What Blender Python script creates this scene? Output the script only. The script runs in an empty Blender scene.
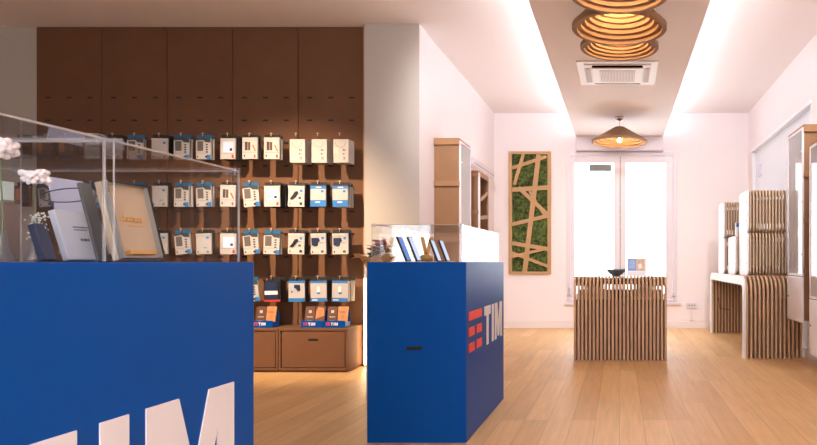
import bpy, bmesh, math, random
from mathutils import Vector, Matrix
random.seed(7)
PI = math.pi
S = bpy.context.scene
COL = S.collection

# ------------------------------------------------------------------ camera
F = 640.0                        # focal length in pixels of the 817 px wide frame
VX, VY = 619.5, 262.0            # vanishing point of the depth direction
cam = bpy.data.cameras.new('camera'); camo = bpy.data.objects.new('camera', cam); COL.objects.link(camo)
camo.location = (0, 0, 1.0); camo.rotation_euler = (PI/2, 0, 0)
cam.sensor_width = 36; cam.sensor_fit = 'HORIZONTAL'; cam.lens = 36*F/817
cam.shift_x = (408.5-VX)/817; cam.shift_y = (VY-222.5)/817
cam.clip_start = 0.02
S.camera = camo

# ------------------------------------------------------------------ light and exposure
S.view_settings.view_transform = 'Standard'; S.view_settings.look = 'None'
S.view_settings.gamma = 1.0; S.view_settings.use_curve_mapping = False
S.view_settings.exposure = 0.58
S.cycles.transparent_max_bounces = 32
S.cycles.max_bounces = 10; S.cycles.diffuse_bounces = 6; S.cycles.glossy_bounces = 5
S.cycles.sample_clamp_indirect = 6.0
W = bpy.data.worlds.new('world'); S.world = W; W.use_nodes = True
W.node_tree.nodes['Background'].inputs[0].default_value = (0.95, 0.97, 1.0, 1)
W.node_tree.nodes['Background'].inputs[1].default_value = 3.2

def lamp(name, kind, loc, energy, color, target=None, **kw):
    l = bpy.data.lights.new(name, kind); l.energy = energy; l.color = color
    for k, v in kw.items(): setattr(l, k, v)
    o = bpy.data.objects.new(name, l); COL.objects.link(o); o.location = loc
    if target is not None:
        o.rotation_euler = (Vector(target)-Vector(loc)).to_track_quat('-Z', 'Y').to_euler()
    return o
# ceiling spotlights over the accessory wall, and one added to brighten the nearest cases
lamp('unseen_spot', 'SPOT', (-3.0, 3.5, 3.2), 720, (1, .74, .49), (-3.15, 6.1, .90), spot_size=.92, spot_blend=1.0, shadow_soft_size=.025)
lamp('unseen_spot', 'SPOT', (-4.2, 3.5, 3.2), 48, (1, .78, .58), (-4.2, 6.1, 1.0), spot_size=.95, spot_blend=.9, shadow_soft_size=.03)
lamp('unseen_spot', 'SPOT', (.7, .9, 3.1), 270, (.95, .97, 1), (-1.05, 1.1, 1.05), spot_size=.55, spot_blend=.8, shadow_soft_size=.05)
# unseen spots added to brighten the far half of the room
for sx in (-1, 1): lamp('unseen_spot', 'SPOT', (sx*1.25, 4.4, 3.2), 235, (1, .96, .97), (sx*.9, 9.6, 1.0), spot_size=1.25, spot_blend=1.0, shadow_soft_size=.12)
# added fill behind the viewer, and daylight through the window panes
lamp('front_fill', 'AREA', (.2, -2.45, 1.6), 42, (.97, .98, 1), (.9, 6, .9), shape='RECTANGLE', size=2.2, size_y=2.2)
lamp('daylight_window', 'AREA', (.035, 9.58, 1.25), 12, (1, .98, 1), (.035, 4.6, .15), shape='RECTANGLE', size=1.6, size_y=1.5)
p = lamp('window_portal', 'AREA', (.035, 9.62, 1.52), 1, (1, 1, 1), (.035, 0, 1.52), shape='RECTANGLE', size=1.66, size_y=2.26); p.data.cycles.is_portal = True

# ------------------------------------------------------------------ materials
def lin(c):
    return tuple(((v/255)/12.92 if v/255 <= .04045 else ((v/255+.055)/1.055)**2.4) for v in c) + (1,)
def mat(name, rgb, rough=.55, metal=0.0, spec=.5, noise=0, nscale=8, bump=0, bscale=40, stretch=(1, 1, 1), coat=0):
    m = bpy.data.materials.new(name); m.use_nodes = True
    nt = m.node_tree; b = nt.nodes['Principled BSDF']
    b.inputs['Base Color'].default_value = lin(rgb); b.inputs['Roughness'].default_value = rough
    b.inputs['Metallic'].default_value = metal; b.inputs['Specular IOR Level'].default_value = spec
    b.inputs['Coat Weight'].default_value = coat
    if noise or bump:
        tc = nt.nodes.new('ShaderNodeTexCoord'); mp = nt.nodes.new('ShaderNodeMapping')
        mp.inputs['Scale'].default_value = stretch
        nt.links.new(tc.outputs['Object'], mp.inputs['Vector'])
        if noise:
            n = nt.nodes.new('ShaderNodeTexNoise'); n.inputs['Scale'].default_value = nscale; n.inputs['Detail'].default_value = 5
            nt.links.new(mp.outputs[0], n.inputs['Vector'])
            r = nt.nodes.new('ShaderNodeMapRange'); r.inputs['From Min'].default_value = .3; r.inputs['From Max'].default_value = .7
            r.inputs['To Min'].default_value = 1-noise; r.inputs['To Max'].default_value = 1+noise
            nt.links.new(n.outputs['Fac'], r.inputs['Value'])
            h = nt.nodes.new('ShaderNodeVectorMath'); h.operation = 'SCALE'
            h.inputs[0].default_value = lin(rgb)[:3]
            nt.links.new(r.outputs[0], h.inputs['Scale']); nt.links.new(h.outputs[0], b.inputs['Base Color'])
        if bump:
            n2 = nt.nodes.new('ShaderNodeTexNoise'); n2.inputs['Scale'].default_value = bscale; n2.inputs['Detail'].default_value = 3
            nt.links.new(mp.outputs[0], n2.inputs['Vector'])
            bp = nt.nodes.new('ShaderNodeBump'); bp.inputs['Strength'].default_value = bump; bp.inputs['Distance'].default_value = .002
            nt.links.new(n2.outputs['Fac'], bp.inputs['Height']); nt.links.new(bp.outputs[0], b.inputs['Normal'])
    return m
def emit(name, rgb, strength):
    m = bpy.data.materials.new(name); m.use_nodes = True; nt = m.node_tree
    nt.nodes.remove(nt.nodes['Principled BSDF'])
    e = nt.nodes.new('ShaderNodeEmission'); e.inputs[0].default_value = lin(rgb); e.inputs[1].default_value = strength
    nt.links.new(e.outputs[0], nt.nodes['Material Output'].inputs[0]); return m
def glass(name, tint=(255, 255, 255), ior=1.45, base=.0, haze=0, hazecol=(255, 255, 255), rough=.0):
    m = bpy.data.materials.new(name); m.use_nodes = True; nt = m.node_tree
    nt.nodes.remove(nt.nodes['Principled BSDF'])
    t = nt.nodes.new('ShaderNodeBsdfTransparent'); t.inputs[0].default_value = lin(tint)
    g = nt.nodes.new('ShaderNodeBsdfGlossy'); g.inputs['Roughness'].default_value = rough
    f = nt.nodes.new('ShaderNodeFresnel'); f.inputs['IOR'].default_value = ior
    a = nt.nodes.new('ShaderNodeMath'); a.operation = 'ADD'; a.inputs[1].default_value = base; a.use_clamp = True
    mx = nt.nodes.new('ShaderNodeMixShader')
    geo = nt.nodes.new('ShaderNodeNewGeometry'); io = nt.nodes.new('ShaderNodeMapRange')
    io.inputs['To Min'].default_value = ior; io.inputs['To Max'].default_value = 1/ior      # the same Fresnel on both faces of a pane
    nt.links.new(geo.outputs['Backfacing'], io.inputs['Value']); nt.links.new(io.outputs[0], f.inputs['IOR'])
    nt.links.new(f.outputs[0], a.inputs[0]); nt.links.new(a.outputs[0], mx.inputs[0])
    nt.links.new(t.outputs[0], mx.inputs[1]); nt.links.new(g.outputs[0], mx.inputs[2])
    out = mx
    if haze:
        d = nt.nodes.new('ShaderNodeBsdfDiffuse'); d.inputs[0].default_value = lin(hazecol)
        m2 = nt.nodes.new('ShaderNodeMixShader'); m2.inputs[0].default_value = haze
        nt.links.new(mx.outputs[0], m2.inputs[1]); nt.links.new(d.outputs[0], m2.inputs[2]); out = m2
    nt.links.new(out.outputs[0], nt.nodes['Material Output'].inputs[0]); return m
def floor_mat():
    m = bpy.data.materials.new('oak_planks'); m.use_nodes = True; nt = m.node_tree; b = nt.nodes['Principled BSDF']
    tc = nt.nodes.new('ShaderNodeTexCoord'); mp = nt.nodes.new('ShaderNodeMapping')
    mp.inputs['Rotation'].default_value = (0, 0, PI/2)
    nt.links.new(tc.outputs['Object'], mp.inputs[0])
    br = nt.nodes.new('ShaderNodeTexBrick'); br.inputs['Scale'].default_value = 1.0
    br.inputs['Brick Width'].default_value = 1.35; br.inputs['Row Height'].default_value = .15
    br.inputs['Mortar Size'].default_value = .0016; br.inputs['Mortar Smooth'].default_value = .3; br.offset = .37; br.offset_frequency = 3
    br.inputs['Color1'].default_value = (0, 0, 0, 1); br.inputs['Color2'].default_value = (1, 1, 1, 1); br.inputs['Mortar'].default_value = (.3, .3, .3, 1)
    nt.links.new(mp.outputs[0], br.inputs['Vector'])
    ramp = nt.nodes.new('ShaderNodeValToRGB'); e = ramp.color_ramp.elements
    e[0].color = lin((206, 164, 112)); e[1].color = lin((224, 184, 130))
    e2 = ramp.color_ramp.elements.new(.5); e2.color = lin((215, 174, 121))
    nt.links.new(br.outputs['Color'], ramp.inputs[0])
    m2 = nt.nodes.new('ShaderNodeMapping'); m2.inputs['Scale'].default_value = (14, .9, 1)
    nt.links.new(tc.outputs['Object'], m2.inputs[0])
    n = nt.nodes.new('ShaderNodeTexNoise'); n.inputs['Scale'].default_value = 2.2; n.inputs['Detail'].default_value = 6; n.inputs['Distortion'].default_value = .6
    nt.links.new(m2.outputs[0], n.inputs['Vector'])
    r = nt.nodes.new('ShaderNodeMapRange'); r.inputs['From Min'].default_value = .3; r.inputs['From Max'].default_value = .7
    r.inputs['To Min'].default_value = .90; r.inputs['To Max'].default_value = 1.08
    nt.links.new(n.outputs['Fac'], r.inputs['Value'])
    h = nt.nodes.new('ShaderNodeVectorMath'); h.operation = 'SCALE'
    nt.links.new(ramp.outputs[0], h.inputs[0]); nt.links.new(r.outputs[0], h.inputs['Scale'])
    dk = nt.nodes.new('ShaderNodeMixRGB'); dk.inputs[2].default_value = lin((150, 108, 68))
    sc = nt.nodes.new('ShaderNodeMath'); sc.operation = 'MULTIPLY'; sc.inputs[1].default_value = .6
    nt.links.new(br.outputs['Fac'], sc.inputs[0]); nt.links.new(sc.outputs[0], dk.inputs[0]); nt.links.new(h.outputs[0], dk.inputs[1])
    nt.links.new(dk.outputs[0], b.inputs['Base Color'])
    b.inputs['Roughness'].default_value = .45; b.inputs['Specular IOR Level'].default_value = .4
    return m

M = {
 'wall': mat('pink_white_paint', (240, 234, 236), .8, spec=.2, bump=.06, bscale=120),
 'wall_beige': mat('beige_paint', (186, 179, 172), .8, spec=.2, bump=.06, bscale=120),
 'ceil': mat('ceiling_paint', (244, 238, 238), .85, spec=.15),
 'floor': floor_mat(),
 'base': mat('baseboard_white', (235, 228, 228), .45),
 'whiteframe': mat('white_lacquer', (220, 212, 220), .35),
 'blue': mat('blue_laminate', (0, 72, 152), .42, spec=.12),
 'white': mat('white_plastic', (228, 225, 230), .4),
 'offwhite': mat('offwhite_card', (186, 180, 176), .6),
 'card': mat('pack_card', (176, 172, 172), .55),
 'red': mat('logo_red', (235, 62, 40), .45),
 'peg': mat('brown_fibreboard', (108, 75, 54), .7, spec=.25, noise=.05, nscale=5, bump=.05, bscale=90),
 'pegedge': mat('fibreboard_edge', (176, 128, 84), .7),
 'dark': mat('dark_slot', (14, 14, 16), .5),
 'void': mat('vent_black', (5, 5, 6), 1.0, spec=.02),
 'black': mat('black_plastic', (22, 22, 25), .4),
 'blackcard': mat('black_card', (26, 26, 30), .6),
 'teal': mat('teal_card', (18, 84, 124), .5),
 'packblue': mat('blue_card', (38, 112, 182), .5),
 'grey': mat('grey_plastic', (98, 100, 98), .5),
 'darkgrey': mat('dark_grey', (58, 60, 66), .45),
 'photogrey': mat('photo_grey', (92, 86, 84), .5),
 'navy': mat('navy_card', (22, 40, 72), .45),
 'brownbox': mat('brown_box', (96, 62, 48), .55, noise=.15, nscale=20),
 'tanprint': mat('tan_print', (190, 128, 84), .55, noise=.3, nscale=18),
 'orange': mat('orange_print', (220, 96, 40), .5),
 'redcard': mat('red_card', (190, 50, 40), .5),
 'pinkprint': mat('pink_print', (236, 196, 176), .6),
 'frameblue': mat('pale_frame', (236, 240, 246), .4),
 'tagtan': mat('tag_tan', (170, 150, 128), .6),
 'riser': mat('riser_brown', (128, 108, 96), .6),
 'trayrim': mat('tray_rim_grey', (150, 142, 134), .5),
 'paleblue': mat('pale_blue_print', (196, 206, 236), .5),
 'lilac': mat('lilac_white', (208, 212, 234), .4),
 'gold': mat('gold_foil', (222, 170, 96), .35, metal=.3),
 'beigebox': mat('beige_lining', (206, 182, 152), .6, noise=.05, nscale=6),
 'cardboard': mat('honey_cardboard', (138, 100, 66), .7, noise=.06, nscale=6, bump=.05),
 'cardedge': mat('cardboard_edge', (148, 108, 72), .7),
 'walnut': mat('slat_wood', (192, 156, 122), .5, noise=.2, nscale=6, stretch=(6, 6, .6)),
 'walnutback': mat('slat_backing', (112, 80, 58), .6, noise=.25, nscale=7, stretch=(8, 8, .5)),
 'flyblue': mat('flyer_blue', (128, 156, 208), .5), 'flytan': mat('flyer_photo', (212, 176, 146), .5, noise=.25, nscale=30),
 'gapshade': mat('slat_gap_shade', (58, 42, 34), .7),  # shade between the slats, put into the colour
 'paleslat': mat('pale_slat_wood', (192, 164, 134), .55, noise=.15, nscale=6, stretch=(6, 6, .6)),
 'palebacking': mat('pale_slat_backing', (118, 94, 74), .6, noise=.15, nscale=6, stretch=(6, 6, .6)),
 'lampboard': mat('lamp_cardboard', (150, 116, 84), .75, noise=.06, nscale=20),
 'chrome': mat('brushed_chrome', (205, 200, 196), .25, metal=1),
 'tan': mat('tan_wood', (180, 142, 98), .6, noise=.06, nscale=5),
 'slate': mat('slate_ceramic', (92, 106, 112), .35),
 'paper': mat('white_paper', (246, 246, 250), .6),
 'wrap': mat('kraft_wrap', (206, 160, 104), .7, noise=.1, nscale=14),
 'leaf': mat('plant_leaf', (34, 84, 36), .55, noise=.25, nscale=20),
 'bract': mat('red_bract', (176, 36, 40), .5, noise=.2, nscale=20),
 'blossom': mat('blossom_white', (248, 238, 238), .7),
 'spray': mat('dried_spray', (205, 205, 196), .7),
 'stem': mat('stem_green', (92, 104, 70), .6),
 'vent': mat('vent_grey', (168, 172, 172), .5),
 'acwhite': mat('ac_white', (235, 226, 222), .45),
 'acgrille': mat('ac_grille', (196, 176, 158), .6),
 'acgrey': mat('ac_louvre', (186, 172, 164), .5),
 'glass': glass('clear_glass', (253, 254, 254)),
 'case': glass('case_glass', (252, 253, 254), 1.20),
 'cabglass': glass('cabinet_glass', (244, 246, 250), 1.5, .05, .26),  # white haze stands in for reflections in the doors
 'edge': glass('acrylic_edge', (245, 245, 250), 1.5, .12, .3, (250, 246, 246)),
 'acrylic': glass('clear_acrylic', (244, 246, 250), 1.4, .02, .03),
 'frost': None,
 'led': emit('cove_led', (250, 249, 255), 17),
 'warmled': emit('warm_led', (255, 216, 168), 26),
 'bulb': emit('warm_bulb', (255, 206, 140), 20),
 'screen': emit('phone_screen', (120, 160, 235), .6),
 'screenpale': emit('phone_screen_pale', (205, 215, 240), .8),
}
def frosted():
    m = bpy.data.materials.new('frosted_film'); m.use_nodes = True; nt = m.node_tree
    nt.nodes.remove(nt.nodes['Principled BSDF'])
    a = nt.nodes.new('ShaderNodeBsdfTranslucent'); a.inputs[0].default_value = lin((165, 172, 186))
    d = nt.nodes.new('ShaderNodeBsdfDiffuse'); d.inputs[0].default_value = lin((246, 248, 252))
    x = nt.nodes.new('ShaderNodeMixShader'); x.inputs[0].default_value = .80
    nt.links.new(a.outputs[0], x.inputs[1]); nt.links.new(d.outputs[0], x.inputs[2])
    nt.links.new(x.outputs[0], nt.nodes['Material Output'].inputs[0]); return m
M['frost'] = frosted()

# ------------------------------------------------------------------ helpers
class MB:
    def __init__(s): s.v = []; s.f = []; s.m = []
    def add(s, vs, fs, m=0):
        o = len(s.v); s.v += [tuple(p) for p in vs]
        for f in fs: s.f.append(tuple(i+o for i in f)); s.m.append(m)
        return s
    def box(s, x0, x1, y0, y1, z0, z1, m=0, thin=None):
        vs = [(x, y, z) for x in (x0, x1) for y in (y0, y1) for z in (z0, z1)]
        fs = [(0, 1, 3, 2), (4, 6, 7, 5), (0, 4, 5, 1), (2, 3, 7, 6), (0, 2, 6, 4), (1, 5, 7, 3)]
        s.add(vs, fs, m)
        if thin is not None:         # the faces that are not across the thinnest axis get material `thin`
            d = (x1-x0, y1-y0, z1-z0); ax = d.index(min(d))
            for k in range(6):
                if k//2 != ax: s.m[-6+k] = thin
        return s
    def prism(s, pts, P0, U, V, N, t, m=0):   # polygon in the U,V plane pushed out along N
        P0, U, V, N = map(Vector, (P0, U, V, N)); n = len(pts)
        a = [P0+U*u+V*v for u, v in pts]; b = [p+N*t for p in a]
        fs = [tuple(range(n))[::-1], tuple(range(n, 2*n))] + [(i, (i+1) % n, n+(i+1) % n, n+i) for i in range(n)]
        return s.add(a+b, fs, m)
    def tube(s, pts, r, n=8, m=0, closed=False):
        pts = [Vector(p) for p in pts]; k = len(pts); rs = r if isinstance(r, (list, tuple)) else [r]*k
        vs = []; up = None
        for i, p in enumerate(pts):
            a = pts[(i-1) % k] if (closed or i > 0) else p
            b = pts[(i+1) % k] if (closed or i < k-1) else p
            t = (b-a).normalized()
            if up is None:
                up = Vector((0, 0, 1)) if abs(t.z) < .9 else Vector((1, 0, 0))
            e = t.cross(up).normalized(); g = e.cross(t).normalized(); up = g
            vs += [p+(e*math.cos(2*PI*j/n)+g*math.sin(2*PI*j/n))*rs[i] for j in range(n)]
        fs = []
        for i in range(k if closed else k-1):
            i2 = (i+1) % k
            fs += [(i*n+j, i*n+(j+1) % n, i2*n+(j+1) % n, i2*n+j) for j in range(n)]
        if not closed: fs += [tuple(range(n))[::-1], tuple(range((k-1)*n, k*n))]
        return s.add(vs, fs, m)
    def lathe(s, prof, c=(0, 0, 0), n=48, m=0, closed=False):
        vs = []; k = len(prof)
        for r, z in prof:
            vs += [(c[0]+r*math.cos(2*PI*j/n), c[1]+r*math.sin(2*PI*j/n), c[2]+z) for j in range(n)]
        fs = []
        for i in range(k if closed else k-1):
            i2 = (i+1) % k
            fs += [(i*n+j, i*n+(j+1) % n, i2*n+(j+1) % n, i2*n+j) for j in range(n)]
        return s.add(vs, fs, m)
    def ball(s, c, r, m=0, n=10, k=6, sq=(1, 1, 1)):
        prof = [(max(1e-4, math.sin(PI*i/k)), -math.cos(PI*i/k)) for i in range(k+1)]
        vs = []
        for a, z in prof:
            vs += [(c[0]+r*sq[0]*a*math.cos(2*PI*j/n), c[1]+r*sq[1]*a*math.sin(2*PI*j/n), c[2]+r*sq[2]*z) for j in range(n)]
        fs = [(i*n+j, i*n+(j+1) % n, (i+1)*n+(j+1) % n, (i+1)*n+j) for i in range(k) for j in range(n)]
        return s.add(vs, fs, m)
    def band(s, outer, inner, x0, x1, m=0, closed=False):   # ring or arch between two profiles (y,z), thick along x
        n = len(outer)
        vs = [(x0, y, z) for y, z in outer]+[(x0, y, z) for y, z in inner]+[(x1, y, z) for y, z in outer]+[(x1, y, z) for y, z in inner]
        fs = []
        for i in range(n if closed else n-1):
            j = (i+1) % n
            fs += [(i, j, n+j, n+i), (2*n+i, 3*n+i, 3*n+j, 2*n+j), (i, 2*n+i, 2*n+j, j), (n+i, n+j, 3*n+j, 3*n+i)]
        if not closed:
            fs += [(0, n, 3*n, 2*n), (n-1, 3*n-1, 4*n-1, 2*n-1)]
        return s.add(vs, fs, m)
    def build(s, name, mats, parent=None, bevel=0, smooth=False, mtx=None):
        me = bpy.data.meshes.new(name); me.from_pydata(s.v, [], s.f)
        if not isinstance(mats, (list, tuple)): mats = [mats]
        for q in mats: me.materials.append(q)
        for p, i in zip(me.polygons, s.m): p.material_index = i
        bm = bmesh.new(); bm.from_mesh(me)
        bmesh.ops.recalc_face_normals(bm, faces=bm.faces)
        if bevel:
            ed = [e for e in bm.edges if len(e.link_faces) == 2 and e.calc_face_angle(0) > .6]
            bmesh.ops.bevel(bm, geom=ed, offset=bevel, segments=2, profile=.6, affect='EDGES', clamp_overlap=True)
        if mtx is not None: bm.transform(mtx)
        bm.to_mesh(me); bm.free()
        if smooth:
            for p in me.polygons: p.use_smooth = True
        o = bpy.data.objects.new(name, me); COL.objects.link(o)
        if parent is not None: o.parent = parent
        return o
def B(*a, **k): return MB().box(*a, **k)
def tag(o, label, cat, group=None):
    o['label'] = label; o['category'] = cat
    if group: o['group'] = group
    return o
def thing(name, label, cat, loc=(0, 0, 0), group=None, rot=(0, 0, 0)):
    o = bpy.data.objects.new(name, None); COL.objects.link(o); o.location = loc; o.rotation_euler = rot
    o.empty_display_size = .1
    return tag(o, label, cat, group)
def struct(o): o['kind'] = 'structure'; return o
def structure_empty(name, loc=(0, 0, 0)):
    o = bpy.data.objects.new(name, None); COL.objects.link(o); o.location = loc; o['kind'] = 'structure'; return o
def dup(root, loc, label, rot=None):
    r = root.copy(); COL.objects.link(r); r.location = loc; r['label'] = label
    if rot is not None: r.rotation_euler = rot
    for ch in list(root.children):
        c = ch.copy(); COL.objects.link(c); c.parent = r
        for g in list(ch.children):
            d = g.copy(); COL.objects.link(d); d.parent = c
    return r
def rounded(pts, rad, n=6, closed=False):
    """pts polyline (y,z); corners rounded with radius rad (list or number)"""
    out = []; k = len(pts)
    for i, p in enumerate(pts):
        r = rad[i] if isinstance(rad, (list, tuple)) else rad
        if (not closed and i in (0, k-1)) or r == 0: out.append(p); continue
        P = Vector(p); A = (Vector(pts[i-1])-P).normalized(); C = (Vector(pts[(i+1) % k])-P).normalized()
        a = P+A*r; c = P+C*r; ctr = P+A*r+C*r
        for j in range(n+1):
            t = j/n*PI/2
            q = ctr-C*r*math.cos(t)-A*r*math.sin(t)
            out.append((q.x, q.y))
    return out

# ------------------------------------------------------------------ room shell
H = 3.26; DB = 9.70; XL = -1.90; XR = 1.95; DP = 6.17; XW = -7.2; YR = -2.6
struct(B(XW-.2, XR+.2, YR-.2, DB+.2, -.1, 0).build('floor', M['floor']))
struct(B(XW-.2, XR+.2, YR-.2, DB+.2, H, H+.1).build('ceiling', M['ceil']))
w = MB()                              # far wall with the window opening
WX0, WX1, WZ0, WZ1 = -.80, .87, .385, 2.665
w.box(XL-.2, WX0, DB, DB+.2, 0, H).box(WX1, XR+.2, DB, DB+.2, 0, H).box(WX0, WX1, DB, DB+.2, 0, WZ0).box(WX0, WX1, DB, DB+.2, WZ1, H)
struct(w.build('wall_far', M['wall']))
struct(B(XL-.2, XL, DP-.09, DB, 0, H).build('wall_recess', [M['wall'], M['wall_beige']]))
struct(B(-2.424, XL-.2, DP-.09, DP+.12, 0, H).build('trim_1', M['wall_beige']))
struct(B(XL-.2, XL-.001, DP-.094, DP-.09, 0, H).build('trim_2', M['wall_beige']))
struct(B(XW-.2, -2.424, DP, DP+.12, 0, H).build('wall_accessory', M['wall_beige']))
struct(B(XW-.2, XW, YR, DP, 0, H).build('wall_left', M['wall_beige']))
w = MB()                              # right wall with the frosted opening
RY0, RY1, RZ0, RZ1 = 6.5, 9.42, 1.0, 2.64
w.box(XR, XR+.2, YR, RY0, 0, H).box(XR, XR+.2, RY1, DB+.2, 0, H).box(XR, XR+.2, RY0, RY1, 0, RZ0).box(XR, XR+.2, RY0, RY1, RZ1, H)
struct(w.build('wall_right', M['wall']))
w = MB()                              # wall behind the viewer with the shop front
w.box(XW-.2, -1.6, YR-.2, YR, 0, H).box(1.4, XR+.2, YR-.2, YR, 0, H).box(-1.6, 1.4, YR-.2, YR, 0, .4).box(-1.6, 1.4, YR-.2, YR, 2.4, H)
struct(w.build('wall_rear', M['wall']))
# baseboards
struct(B(XL, XR, DB-.018, DB, 0, .10).build('baseboard_far', M['base'], bevel=.004))
struct(B(XL, XL+.018, DP, DB-.018, 0, .10).build('baseboard_recess', M['base'], bevel=.004))
struct(B(XR-.018, XR, -2, DB-.018, 0, .10).build('baseboard_right', M['base'], bevel=.004))
# dropped ceiling strip with lit coves
SX = .655; SZ = 2.88
struct(B(-SX, SX, -2.0, DB, SZ, SZ+.05).box(-.50, .50, -2.0, DB, SZ+.05, H).build('trim_3', M['ceil']))
struct(B(-SX, SX, DB-.16, DB, WZ1+.005, SZ).build('trim_4', M['whiteframe'], bevel=.004))
for sx, side in ((-1, 'left'), (1, 'right')):
    x = sx*.585
    o = B(x-.02, x+.02, -1.9, DB-.02, SZ+.051, SZ+.062).build('cove_light', M['led'])
    tag(o, f'long bright LED strip light hidden in the {side} ceiling cove', 'light', 'cove lights along the lowered ceiling')

# window 1
wn = structure_empty('window_1', ((WX0+WX1)/2, DB, WZ0))
def wl(x): return x-(WX0+WX1)/2
b = MB(); h = WZ1-WZ0; hw = (WX1-WX0)/2
b.box(-hw, -hw+.06, -.02, .08, 0, h).box(hw-.06, hw, -.02, .08, 0, h).box(-hw+.06, hw-.06, -.02, .08, h-.06, h).box(-hw+.06, hw-.06, -.02, .08, 0, .05)
b.build('frame', M['whiteframe'], wn, bevel=.004)
for a, c in ((-.68, -.085), (.095, .70)):
    s_ = MB(); gx0, gx1 = wl(a), wl(c); z0, z1 = .14, 2.50-WZ0
    ox0 = -hw+.065 if a < 0 else wl(.017); ox1 = wl(.003) if a < 0 else hw-.065
    s_.box(ox0, gx0, -.035, .03, .055, h-.065).box(gx1, ox1, -.035, .03, .055, h-.065).box(gx0, gx1, -.035, .03, .055, z0).box(gx0, gx1, -.035, .03, z1, h-.065)
    so = s_.build('sash', M['whiteframe'], wn, bevel=.004)
    B(gx0, gx1, -.005, .005, z0, z1).build('pane', M['glass'], so)
    hx = ox0-.02 if a < 0 else ox1+.02
    B(hx-.012, hx+.012, -.06, -.02, .10, .22).box(hx-.03, hx+.03, -.05, -.03, .10, .115).build('hinge', M['chrome'], wn, bevel=.003)
B(wl(.0035), wl(.0165), -.02, .02, .06, h-.07).build('meeting_gasket', M['grey'], wn)
v = MB(); v.box(wl(-.46), wl(-.12), -.02, -.006, 2.375-WZ0, 2.475-WZ0)
for k in range(5): v.box(wl(-.45), wl(-.13), -.026, -.02, 2.385-WZ0+k*.018, 2.393-WZ0+k*.018, 1)
v.build('vent_grille', [M['vent'], M['grey']], wn)
B(-hw-.03, hw+.06, -.06, 0, -.03, 0).build('sill', M['whiteframe'], wn, bevel=.004)

# window 2 : frosted opening in the right wall
wn = structure_empty('window_2', (XR, (RY0+RY1)/2, RZ0)); hl = (RY1-RY0)/2; h = RZ1-RZ0
MB().box(.0, .19, -hl, -hl+.04, 0, h).box(.0, .19, hl-.04, hl, 0, h).box(.0, .19, -hl, hl, h-.03, h).box(.0, .19, -hl, hl, 0, .03).build('frame', M['frameblue'], wn)
B(.05, .06, -hl+.04, hl-.04, .03, h-.03).build('pane', M['frost'], wn)
B(.03, .05, hl-.42, hl-.27, h-.42, h-.26).build('vent_grille', M['lilac'], wn)
B(-.012, .0, -hl, hl, h-.03, h+.01).build('trim_rail', M['frameblue'], wn)

# ------------------------------------------------------------------ logo (letters and bars) built where it stands
def logo(parent, P0, U, V, N, k=1.0, icon=True, t=.003, light=True):
    """P0 = bottom-left of the letter T; k scales from the counters' size (0.247 m letters)."""
    hh, st = .247*k, .058*k
    P0, U, V, N = map(Vector, (P0, U, V, N))
    Tw, Iw, Mw, g = .19*k, .06*k, .256*k, .045*k
    Tp = [(0, hh), (0, hh-st), ((Tw-st)/2, hh-st), ((Tw-st)/2, 0), ((Tw+st)/2, 0), ((Tw+st)/2, hh-st), (Tw, hh-st), (Tw, hh)]
    MB().prism(Tp, P0, U, V, N, t).build('letter', M['white'], parent)
    u = Tw+g
    MB().prism([(u, 0), (u+Iw, 0), (u+Iw, hh), (u, hh)], P0, U, V, N, t).build('letter', M['white'], parent)
    u += Iw+g*.9; c = Mw/2
    Mp = [(0, 0), (0, hh), (.083*k, hh), (c, .40*hh), (Mw-.083*k, hh), (Mw, hh), (Mw, 0), (Mw-.056*k, 0), (Mw-.056*k, .66*hh), (c+.026*k, .06*hh), (c-.026*k, .06*hh), (.056*k, .66*hh), (.056*k, 0)]
    MB().prism([(u+a, b_) for a, b_ in Mp], P0, U, V, N, t).build('letter', M['white'], parent)
    if icon:
        b_ = MB(); o = -.41*k
        for (a, e, z) in ((0, .33, 0), (0, .135, 1), (.195, .33, 1), (0, .135, 2), (.195, .33, 2)):
            z1 = hh-.002*k-z*.09*k; z0 = z1-.05*k
            b_.prism([(o+a*k, z0), (o+e*k, z0), (o+e*k, z1), (o+a*k, z1)], P0, U, V, N, t)
        b_.build('icon_bar', M['red'], parent)

# ------------------------------------------------------------------ blue counters and their glass cases
def counter(label, y0, y1, slot, x0=-1.385, x1=-.837):
    t = thing('display_counter', label, 'counter', ((x0+x1)/2, (y0+y1)/2, 0), 'blue display counters')
    w2, l2 = (x1-x0)/2, (y1-y0)/2
    B(-w2, w2, -l2, l2, 0, 1.0).build('body', M['blue'], t, bevel=.003)
    if slot: B(-.055, .032, -l2-.002, -l2+.01, .514, .533).build('slot', M['dark'], t)
    return t, w2, l2
cn, w2, l2 = counter('nearest blue counter with cropped white lettering, under large glass cases', .322, 1.466, False)
logo(cn, (w2, l2-.076-.596, .741-.247), (0, 1, 0), (0, 0, 1), (1, 0, 0))
cm, w2, l2 = counter('blue counter in middle of floor with red bars and white lettering', 3.536, 4.680, True, -1.395, -.847)
logo(cm, (w2, l2-.076-.596, .72-.247), (0, 1, 0), (0, 0, 1), (1, 0, 0))
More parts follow.
